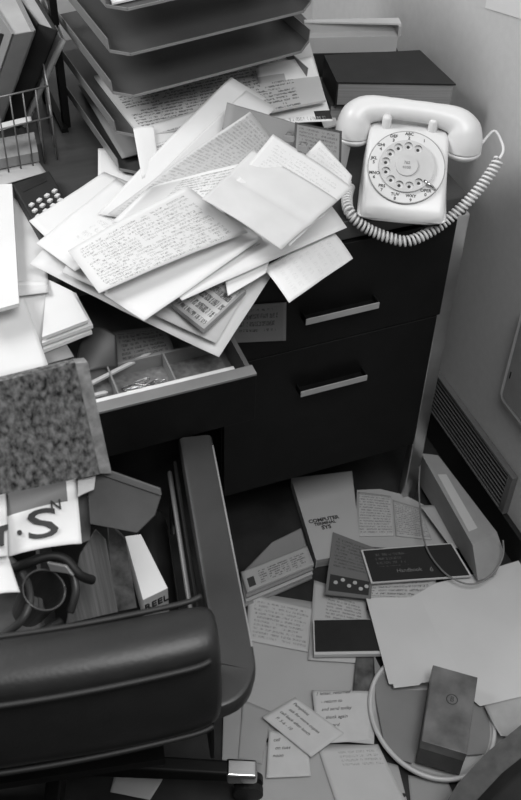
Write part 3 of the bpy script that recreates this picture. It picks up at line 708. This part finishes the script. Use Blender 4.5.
# ================================================================== carton and rubbish on the seat
cart = thing('carton', Lc(-.90, -.55, .456), 'torn open cardboard carton with rubbish standing on the chair seat', 'carton')
def wallq(a, b, z0, z1a, z1b, t):
    d = (b - a).normalized(); n = Vector((-d.y, d.x, 0)) * t
    return hexa(bmesh.new(), [Vector((p.x, p.y, z0)) for p in (a, b, b + n, a + n)], [Vector((p.x, p.y, q)) for p, q in ((a, z1a), (b, z1b), (b + n, z1b), (a + n, z1a))])
r0, r1, f0, f1 = -1.03, -.742, -.675, -.41
cA, cB, cC, cD = Lc(r0, f0, 0), Lc(r1, f0, 0), Lc(r1, f1, 0), Lc(r0, f1, 0)
obj('carton_wall', wallq(cB, cC, .476, .63, .70, .005), M_card, cart)
obj('carton_wall', wallq(cC, cD, .476, .70, .72, .005), M_cardd, cart)
obj('carton_wall', wallq(cA, cB, .476, .62, .62, .005), M_card, cart)
obj('carton_wall', wallq(cD, cA, .476, .70, .70, .005), M_card, cart)
obj('carton_base', hexa(bmesh.new(), [Vector((p.x, p.y, .476)) for p in (cA, cB, cC, cD)], [Vector((p.x, p.y, .481)) for p in (cA, cB, cC, cD)]), M_cardd, cart)
def plate(pts, t, nrm=None):
    pts = [Vector(p) for p in pts]; n = (pts[1] - pts[0]).cross(pts[2] - pts[0]).normalized() * t
    if n.dot(CP - pts[0]) > 0: n = -n
    return hexa(bmesh.new(), [p + n for p in pts], pts)
fl_ = obj('carton_flap', plate([P(86, 470, .775), P(161, 496, .760), P(155, 515, .745), P(137, 533, .735), P(90, 524, .745)], .004), M_card, cart, bevel=.001)
obj('flap_fold', plate([P(84, 462, .785), P(160, 489, .770), P(161, 496, .762), P(86, 470, .777)], .004), mat('cardboard_edge', .11, .9), fl_, bevel=.001)
obj('inner_flap', plate([P(70, 486, .760), P(92, 480, .765), P(90, 540, .70), P(76, 545, .70)], .004), M_cardd, cart)
# mottled board
def plate_px(l, t): return plate([P(*q) for q in l], t)
mb = obj('fibre_board', plate([PY(-25, 388, -.345), PY(75, 363, -.345), PY(100, 474, -.40), PY(-25, 500, -.40)], .016), M_mottle)
tag(mb, 'thick mottled fibreboard panel leaning at the back of the carton', 'board')
a1, a2 = PY(75, 363, -.345), PY(100, 474, -.40)
obj('board_edge', plate([a1, PY(88, 362, -.345), PY(112, 474, -.40), a2], .017), M_mottleedge, mb, bevel=.001)
# paper label with big S
lab = thing('torn_label', P(30, 520, .72), 'crumpled white paper printed with a big S draped over the carton', 'paper')
lc = [P(8, 557, .735), P(82, 544, .745), P(75, 466, .775), P(3, 485, .765)]
obj('label_paper', sheet_bm(lc, t=.0008, bend=.005, n=16, wrinkle=1.5), printed('lab', .75, .1, 4, u=(0, 0), blocks=[(.02, .86, .55, .96, .17)]), lab, smooth=True)
cM = frame_M(bil(lc, .5, .28) + Vector((0, 0, .0075)), (lc[1] - lc[0]), (lc[3] - lc[0]))
lettering('label_letter', [text_bm('S', .062, cM @ Matrix.Diagonal((1.5, .85, 1, 1)), extrude=.0015), text_bm('N', .018, cM @ Matrix.Translation((.018, .022, 0)), extrude=.0015), text_bm('.', .05, cM @ Matrix.Translation((-.028, .008, 0)), extrude=.0015)], M_ink, lab)
lab2 = [P(-20, 600, .735), P(20, 592, .735), P(8, 556, .742), P(-20, 560, .742)]
lo = obj('white_wrapper', sheet_bm(lab2, t=.001, bend=.004, wrinkle=3), M_paper, smooth=True); tag(lo, 'small crumpled white wrapper at the left edge in the carton', 'wrapper')
lo = obj('wrapper_scrap', sheet_bm([P(-20, 562, .752), P(8, 556, .752), P(6, 488, .765), P(-20, 492, .765)], t=.001, bend=.003, wrinkle=2), M_paper, smooth=True); tag(lo, 'white torn paper with black mark at the left edge above the wrapper', 'paper')
obj('black_mark', plate([P(-6, 528, .765), P(8, 524, .765), P(8, 529, .765), P(4, 531, .765), P(4, 545, .765), P(-6, 546, .765)], .001), M_ink, lo)
# tube / cup and cables
cup = thing('dark_cup', P(45, 620, .62), 'dark round plastic cup lying in the carton', 'cup')
def ringprof(M, prof, seg=28):
    bm = bmesh.new(); rs = [[bm.verts.new(M @ Vector((r * math.cos(2 * math.pi * k / seg), r * math.sin(2 * math.pi * k / seg), z))) for k in range(seg)] for r, z in prof]
    for a, b in zip(rs, rs[1:]):
        for k in range(seg): bm.faces.new((a[k], a[(k + 1) % seg], b[(k + 1) % seg], b[k]))
    bm.faces.new(rs[0][::-1]); bm.faces.new(rs[-1]); return bm
cpos = P(44, 590, .70); Mcup = Matrix.Translation(cpos) @ Matrix.Rotation(.35, 4, 'Y') @ Matrix.Rotation(.3, 4, 'X')
obj('cup_body', ringprof(Mcup, [(.020, -.07), (.027, 0), (.0245, .0), (.018, -.06)]), mat('dark_cup_plastic', .03, .3), cup, smooth=False)
bm = bmesh.new(); tube(bm, [Mcup @ Vector((.026 * math.cos(a), .026 * math.sin(a), .0005)) for a in [2 * math.pi * k / 32 for k in range(33)]], .0015, 8); obj('cup_rim', bm, mat('cup_rim', .06, .3), cup, smooth=True)
def cable(pts, r, m, label, name='cable', cat='cable'):
    o = obj(name, tube(bmesh.new(), catmull([P(*q) for q in pts], 8), r, 10), m, smooth=True); return tag(o, label, cat)
cable([(10, 570, .70), (30, 562, .715), (50, 556, .72), (66, 560, .715), (80, 575, .70), (92, 580, .68)], .006, M_rub, 'thick black cable arching under the S paper in the carton')
cable([(-5, 640, .66), (20, 622, .69), (30, 600, .70), (24, 575, .70), (10, 560, .69)], .005, mat('cable_grey', .04, .5), 'dark grey cable coiling at the left of the cup')
cable([(70, 612, .67), (76, 590, .69), (70, 570, .70), (60, 562, .69)], .005, mat('cable_dark', .03, .4), 'short black cable right of the cup')
cable([(-5, 655, .655), (20, 642, .67), (42, 632, .68), (60, 622, .67)], .006, M_rub, 'black cable in front of the cup near the chair back')
o = obj('shiny_fitting', plate([P(46, 562, .725), P(66, 566, .725), P(74, 577, .715), P(66, 574, .715), P(50, 572, .715)], .006), mat('fitting', .3, .25, .5), bevel=.002); tag(o, 'small shiny metal fitting in the carton under the S paper', 'fitting')
# corrugated pieces at right of carton
o = obj('corrugated_sheet', plate([P(66, 624, .60), P(118, 612, .60), P(106, 540, .69), P(96, 530, .70), P(80, 555, .68)], .004), mat('corrugated', .12, .9, var=.3, scale=8, stretch=(30, 1, 1), bump=.4, bscale=20), bevel=.0005)
tag(o, 'torn corrugated cardboard sheet standing inside the carton right side', 'cardboard')
o = obj('plank_offcut', plate([P(112, 613, .60), P(137, 608, .60), P(126, 540, .68), P(108, 522, .70)], .014), mat('plank_dark', .07, .9, var=.7, scale=50, bump=.4), bevel=.001)
tag(o, 'narrow dark rough board offcut beside the torn corrugated sheet', 'board')
# crumpled knob pieces on flap root
o = obj('crumpled_tissue', sheet_bm([P(78, 498, .772), P(94, 490, .775), P(97, 463, .785), (P(78, 460, .785))], t=.001, n=10, wrinkle=7), M_paperg); tag(o, 'crumpled grey tissue where the carton flap folds out', 'tissue')
# small white box on seat
q = [P(125, 536, .545), P(141, 534, .545), P(168, 588, .545), P(143, 600, .545)]
sb = thing('small_box', (q[0] + q[2]) / 2 - Vector((0, 0, .05)), 'small white printed carton wedged between carton and chair arm', 'box')
qb = [Vector((p.x, p.y, .476)) for p in q]
obj('box_body', hexa(bmesh.new(), qb, q), M_paper2, sb, bevel=.001)
e = (q[2] - q[3]).normalized(); Ml = frame_M((q[2] + q[3]) / 2 + Vector((0, 0, -.02)) + Vector((e.y, -e.x, 0)) * .0008, e, (0, 0, 1))
lettering('box_lettering', [text_bm('REEL', .018, Ml, extrude=.0006)], M_ink, sb)

# ================================================================== floor clutter
def fs(name, label, cat, c, z, m, **k): return sheet(name, label, cat, c, z, m, **k)
FP = mat('floor_paper_white', .43, .8, var=.04, scale=8, spec=.2)
FL = mat('folder_pale', .66, .8, var=.04, scale=8, spec=.2)
FG = mat('floor_paper_grey', .36, .8, var=.05, scale=8, spec=.2)
fs('large_envelope', 'big plain sheet spread on the floor under the index cards', 'paper sheet', [(236, 752), (352, 700), (378, 612), (249, 592)], .004, FP)
fs('typed_letter', 'typed letter lying left of the black notebook by the chair arm', 'letter', [(246, 640), (308, 652), (313, 608), (249, 594)], .008, printed('fl_typed', .52, .2, 12, u=(.1, .95), v=(.1, .9), dens=.35))
fs('paper_sheet', 'pale sheet below the chair arm tip at the left of the cards', 'paper sheet', [(238, 758), (262, 764), (272, 712), (243, 700)], .008, FG)
fs('paper_sheet', 'wide white sheet at the bottom edge below the index cards', 'paper sheet', [(240, 830), (410, 830), (368, 745), (262, 742)], .006, FP)
fs('paper_sheet', 'white sheet sloping at the bottom edge beside the round tray', 'paper sheet', [(345, 830), (420, 830), (378, 744), (318, 748)], .010, printed('fl_faint', .58, .3, 20, u=(.3, .95), v=(.75, .95), dens=.3))
fs('paper_slip', 'narrow grey slip standing out beside the chair caster', 'paper slip', [(222, 760), (241, 762), (241, 700), (224, 696)], .006, FG)
# directory and catalogue
t_ = thing('open_directory', P(275, 575, 0), 'soft directory lying half under the desk with a grey printed cover', 'booklet')
cc = [P(247, 592, .030), P(314, 564, .032), P(307, 546, .032), P(241, 572, .030)]
obj('back_cover', sheet_bm([P(241, 574, .022), P(307, 548, .022), P(301, 528, .022), P(272, 542, .022)], t=.001, wrinkle=1), M_folder, t_, smooth=True)
obj('cover', sheet_bm(cc, t=.001, wrinkle=1), printed('dir_cover', .40, .06, 9, u=(.22, .92), v=(.15, .8), dens=.8, cols=3, blocks=[(.05, .15, .15, .6, .05)]), t_, smooth=True)
for k in range(4):
    dz = -.003 - .006 * k; c2 = [p + Vector((0, 0, dz)) + (CR * -.002 * k - CF * .006 * k) * (1 if j in (0, 1) else 0) for j, p in enumerate(cc)]
    obj('page_bundle', sheet_bm(c2, t=.004, bend=-.001 * k, wrinkle=1), M_pagesg if k % 2 else M_paperg, t_)
ctop = [(317, 577), (360, 560), (352, 471), (288, 478)]
t_ = thing('catalogue', P(325, 520, 0), 'white softcover catalogue with black lettering against the desk pedestal', 'catalogue')
ct = [P(308, 560, .032), P(358, 550, .032), P(352, 471, .032), P(288, 478, .032)]
ct = [P(317, 560, .030), P(361, 552, .030), P(352, 471, .030), P(292, 478, .030)]
obj('front_cover', hexa(bmesh.new(), [p - Vector((0, 0, .001)) for p in ct], ct), FP, t_)
cs = [p - Vector((0, 0, .0012)) for p in ct]
obj('page_block', hexa(bmesh.new(), [p - Vector((0, 0, .024)) for p in cs], cs), M_pages, t_)
sp = [ct[3] + Vector((-.002, 0, 0)), ct[0] + Vector((-.002, 0, 0))]
o = obj('spine', hexa(bmesh.new(), [p - Vector((0, 0, .027)) for p in (sp[1], ct[0], ct[3], sp[0])], [p for p in (sp[1], ct[0], ct[3], sp[0])]), FP, t_)
mc = P(325, 523, .0305); xd = (ct[1] - ct[0]); Mt = frame_M(mc, xd, ct[3] - ct[0])
lettering('cover_title', [text_bm('COMPUTER', .0125, Mt @ Matrix.Translation((0, .010, 0)), extrude=.0002, bold=.035), text_bm('TERMINAL', .0100, Mt, extrude=.0002, bold=.035), text_bm('SYS', .0135, Mt @ Matrix.Translation((0, -.011, 0)), extrude=.0002, bold=.035)], M_ink, t_)
# clippings on a rounded white sheet
oc = [(355, 545), (430, 552), (458, 551), (448, 528), (428, 507), (405, 495), (380, 489), (357, 490)]
cm = poly('curved_card', 'large white curved-edge card on the floor behind the brochures', 'card', oc, .006, .002, FP)
fs('news_clipping', 'newspaper clipping on the white curved card, the left one', 'clipping', [(358, 536), (394, 536), (391, 496), (358, 492)], .009, printed('clip1', .50, .16, 16, dens=.7, u=(.04, .96), v=(.04, .96)))
fs('news_clipping', 'newspaper clipping on the white curved card, the right one', 'clipping', [(396, 536), (432, 540), (420, 508), (393, 500)], .009, printed('clip2', .46, .16, 18, dens=.8, u=(.04, .96), v=(.04, .96)))
# brochures
fs('coin_brochure', 'grey brochure with pictured coins next to the white catalogue', 'brochure', [(325, 594), (371, 599), (375, 548), (333, 532)], .034, printed('bro', .17, .05, 18, u=(.1, .9), v=(.45, .95), dens=.35, blocks=[(.06, .94, .06, .32, .04)]), t=.003, wrinkle=0)
b4 = [P(325, 594, .036), P(371, 599, .036), P(375, 548, .036), P(333, 532, .036)]
bm = bmesh.new()
for k, (u, v) in enumerate([(.2, .2), (.35, .26), (.5, .18), (.62, .25), (.76, .16), (.88, .22)]): disc(bm, .0042, 0, .0008, Matrix.Translation(bil(b4, u, v)), 16)
bo = bpy.data.objects['coin_brochure']; obj('coin_picture', bm, mat('coin_print', .5, .5), bo)
ps2 = [(371, 583), (472, 576), (452, 543), (361, 550)]
o = fs('black_folder', 'black glossy document folder with a pale border beside the coin brochure', 'folder', ps2, .041, printed('blackf', .028, .10, 8, u=(.12, .45), v=(.45, .9), dens=.4, border=(.018, .6)), t=.004, wrinkle=0)
b5 = [P(*q, .0415) for q in ps2]; Mt = frame_M(bil(b5, .52, .30), b5[1] - b5[0], b5[3] - b5[0])
lettering('folder_lettering', [text_bm('Handbook', .012, Mt @ Matrix.Translation((-.02, 0, 0)), extrude=.0002), text_bm('6', .016, Mt @ Matrix.Translation((.025, -.002, 0)), extrude=.0002)], M_grey, o)
fs('ticket_slip', 'pale printed ticket slip tucked under the black folder', 'ticket', [(366, 597), (434, 602), (436, 578), (367, 584)], .024, printed('ticket', .52, .12, 5, u=(.05, .9), v=(.1, .9), dens=.6))
fs('printed_flyer', 'printed flyer with a grey picture under the coin brochure', 'flyer', [(308, 660), (368, 664), (366, 596), (314, 580)], .010, printed('flyer', .5, .2, 22, u=(.25, .9), v=(.55, .85), dens=.8))
# black notebook
nb = thing('notebook', P(346, 636, .012), 'black slim notebook with pale page edge on the floor beneath the flyer', 'notebook')
nc = [(314, 654), (384, 653), (377, 618), (313, 619)]
n4 = [P(*q, .030) for q in nc]
bm = bmesh.new(); ins = [bil(n4, u, v) for u, v in ((.02, .07), (1, .07), (1, .97), (.02, .97))]
hexa(bm, [p - Vector((0, 0, .002)) for p in ins], ins); obj('front_cover', bm, M_cover, nb, bevel=.002)
obj('page_block', hexa(bmesh.new(), [p - Vector((0, 0, .013)) for p in n4], [p - Vector((0, 0, .002)) for p in n4]), M_paper2, nb, bevel=.001)
# big sheets right
poly('manila_folder', 'pale manila folder with a stepped lower edge on the floor, over the notebook corner', 'folder', [(366, 598), (420, 597), (436, 632), (462, 675), (430, 682), (421, 683), (419, 685), (394, 688), (393, 684), (389, 684)], .034, .0012, FL)
poly('large_folder', 'largest pale folder filling the floor at the right edge', 'folder', [(396, 606), (436, 583), (474, 574), (560, 548), (560, 690), (480, 706), (440, 672)], .026, .0012, FL)
poly('grey_folder', 'dark grey folder lying in the round tray under the small box', 'folder', [(374, 655), (392, 690), (440, 690), (420, 745), (412, 763), (396, 758), (384, 742), (376, 700)], .020, .002, M_folder)
poly('grey_card_sheet', 'mid grey sheet right of the small box below the large folder', 'card sheet', [(455, 690), (500, 690), (540, 700), (540, 738), (505, 752), (455, 756)], .016, .0012, M_folder)
fs('plastic_sleeve', 'clear crinkled plastic sleeve at the right edge below the large folder', 'plastic sleeve', [(500, 738, .03), (545, 735, .02), (545, 690, .03), (484, 706, .03)], .03, mat('sleeve', .42, .15, var=.1), lift=(0, .008), wrinkle=4)
# round white tray
ec = Vector((-.218, -.488, 0)); SE = Matrix.Diagonal((.108 / .129, .125 / .129, 1, 1))
tr = thing('round_tray', (ec.x, ec.y, .0), 'white round plastic tray with a rolled rim under the small box', 'tray')
pr = [(0.0005, .003), (.108, .003), (.120, .014), (.126, .022), (.131, .022), (.133, .017), (.122, .002), (.108, .0005), (.0005, .0005)]
obj('tray_dish', ringprof(Matrix.Translation(ec) @ SE, pr, 64), M_white, tr, smooth=True)
bm = bmesh.new(); tube(bm, [ec + Vector((.108 * math.cos(a), .125 * math.sin(a), .021)) for a in [2 * math.pi * k / 72 for k in range(73)]], .0042, 12); obj('rolled_rim', bm, M_white, tr, smooth=True)
# small box
bx = [P(421.8, 740.4, .085), P(466.6, 753.7, .085), P(477.4, 677.7, .085), P(433.2, 665.3, .085)]
sbx = thing('carton_box', (bx[0] + bx[2]) / 2 - Vector((0, 0, .064)), 'small grey carton with a round printed emblem lying on the round tray', 'box')
up = Vector((0, 0, .064)); bb = [p - up + (Vector((-.006, -.006, 0)) if i < 2 else Vector()) for i, p in enumerate(bx)]
obj('box_lower', hexa(bmesh.new(), bb, [p - Vector((0, 0, .022)) for p in bx]), mat('box_dark', .06, .5, var=.2), sbx, bevel=.001)
big = [p + (p - (bx[0] + bx[2]) / 2) * .012 for p in bx]
obj('box_lid', hexa(bmesh.new(), [p - Vector((0, 0, .026)) for p in big], big), mat('box_lid_grey', .15, .35, var=.45, scale=18), sbx, bevel=.0012)
Mt = frame_M(bil(bx, .52, .62) + Vector((0, 0, .0006)), bx[1] - bx[0], bx[3] - bx[0])
bm = bmesh.new(); tube(bm, [Mt @ Vector((.0095 * math.cos(a), .0095 * math.sin(a), 0)) for a in [2 * math.pi * k / 32 for k in range(33)]], .0009, 6)
bm.from_mesh(text_bm('B', .014, Mt)); obj('emblem', bm, mat('emblem_ink', .06, .5), sbx)
# index cards
CARD = lambda n, L, pv=.58: printed(n, pv, .1, L, u=(.1, .9), v=(.15, .8), hand=True, dens=.35)
def wcard(label, c, z, lines, size, start=(.12, .8), step=.17):
    o = sheet('index_card', label, 'index card', c, z, mat('card_stock', .60, .8, var=.04), t=.0007, wrinkle=0)
    q = [P(a, b, z + .0004) for a, b in c]; it = []
    for i, s_ in enumerate(lines):
        it.append(text_bm(s_, size, frame_M(bil(q, start[0] + (i % 2) * .05, start[1] - i * step), q[1] - q[0], q[3] - q[0]), extrude=.00015, align='LEFT', shear=.35))
    lettering('handwriting', it, M_ink, o)
wcard('lowest lined index card hanging below the slanted card', [(266, 778), (311, 776), (307, 737), (269, 730)], .014, ['call', 'on tues', 'noon'], .009)
for k in range(3):
    wcard(['index card at the bottom of the stack right of the slanted card', 'middle index card of the stack right of the slanted card', 'top index card of the stack with a handwritten list of names'][k],
      [(322 - 2 * k, 744 + 2 * k - 4), (372 - 2 * k + 2, 744 - 2 * k), (376 - k, 693 - k), (312, 690)], .013 + .0015 * k, ['1 letter, returned', ' - return to', '   and send today', ' - thank again', '   forward'] if k == 2 else ['note'], .009, start=(.05, .92), step=.15)
wcard('slanted handwritten index card on top of the others', [(262, 717), (311, 757), (344, 733), (293, 697)][0:1] + [(311, 757), (344, 733), (295, 697)], .021, ['Pamphlets', 'ask for more copies', 'call back after lunch', 'P. 5-6 - 10'], .0085, start=(.08, .84), step=.2)
# wedge carton leaning at the wall
wd = thing('envelope_box', P(470, 530, 0), 'long pale cardboard mailing wedge lying along the wall by the desk leg', 'mailing box')
near = [P(478, 581, .045), P(472.6, 545, .115), P(497, 532, .09), P(504, 552, .07), P(496, 575, .045)]
far = [P(419, 484, .012), P(421, 453, .10), P(438, 455, .085), P(448, 468, .05), P(452, 486, .012)]
obj('wedge_body', hexa(bmesh.new(), near, far), mat('wedge_card', .34, .7, var=.06), wd, bevel=.001)
st = [near[1] + (near[2] - near[1]) * .1 + Vector((0, 0, .0008)), near[1] + (near[2] - near[1]) * .45 + Vector((0, 0, .0008)), far[1] + (far[2] - far[1]) * .8 + Vector((0, 0, .0008)), far[1] + (far[2] - far[1]) * .3 + Vector((0, 0, .0008))]
o = obj('label_strip', plate([st[0].lerp(st[3], .12), st[1].lerp(st[2], .12), st[1].lerp(st[2], .75), st[0].lerp(st[3], .75)], .0004), M_paper2, wd); o['label'] = 'pale clear strip along the top'
fs('paper_offcut', 'narrow white paper strip between the curved card and the mailing wedge', 'paper strip', [(452, 549), (462, 547), (436, 505), (420, 505)], .03, FP)
cable([(421, 455, .12), (419, 490, .06), (424, 540, .050), (440, 568, .050), (460, 582, .050), (478, 583, .053), (494, 572, .065), (503, 556, .085), (503, 540, .105)], .0018, mat('cord_grey', .2, .4), 'thin grey cable looping over the black folder and the mailing wedge')
# thin things seen under the ring, bottom
fs('film_strip', 'pale card with black round marks at the bottom edge', 'card', [(384, 820), (412, 820), (398, 765), (378, 760)], .004, FP)
bm = bmesh.new()
for x, y in ((391, 783), (396, 796), (404, 795), (398, 790)): disc(bm, .0035, .0042, .0052, Matrix.Translation(Vector((P(x, y, .005).x, P(x, y, .005).y, 0))), 14)
obj('black_marks', bm, M_ink, bpy.data.objects['film_strip'])
fs('paper_sheet', 'pale sheet at the bottom edge below the round tray', 'paper sheet', [(414, 840), (470, 830), (448, 782), (408, 775)], .003, FG)
# dark star cut-out patch between notebook and cards
fs('dark_print', 'dark glossy print showing between the notebook and the index cards', 'print', [(352, 700), (372, 700), (376, 655), (356, 655)], .011, mat('print_dark', .10, .3, var=.8, scale=30))
# bag at the lower right
bg = thing('black_bag', P(520, 800, 0), 'black fabric bag with grey trim at the lower right corner', 'bag')
bp = [(440, 812), (458, 783), (487, 752), (522, 724), (600, 700), (600, 860), (440, 860)]
top = [P(x + 22, y + 30, .13) for x, y in bp]; midp = [P(x, y, .10) for x, y in bp]
bot = [Vector((p.x, p.y, .036)) for p in midp]
inn = [P(x + 14, y + 20, .10) for x, y in bp]; bm = hexa(bmesh.new(), inn, top); obj('bag_body', bm, mat('bag_fabric', .010, .8, var=.3), bg, bevel=.006)
obj('grey_trim', hexa(bmesh.new(), bot, [p + (Vector((0, 0, -.0005))) for p in midp]), mat('bag_trim', .09, .8, var=.2, scale=50), bg)
# papers on floor beneath the chair
fs('paper_sheet', 'white creased sheet on the floor under the chair back', 'paper sheet', [(110, 792), (150, 800), (172, 765), (118, 762)], .004, FP, lift=(2, .02))
fs('paper_sheet', 'small folded paper on the floor beside the chair leg', 'paper sheet', [(176, 772), (212, 778), (214, 764), (182, 758)], .004, FG)
for o in bpy.data.objects:
    if '_o' in o: del o['_o']
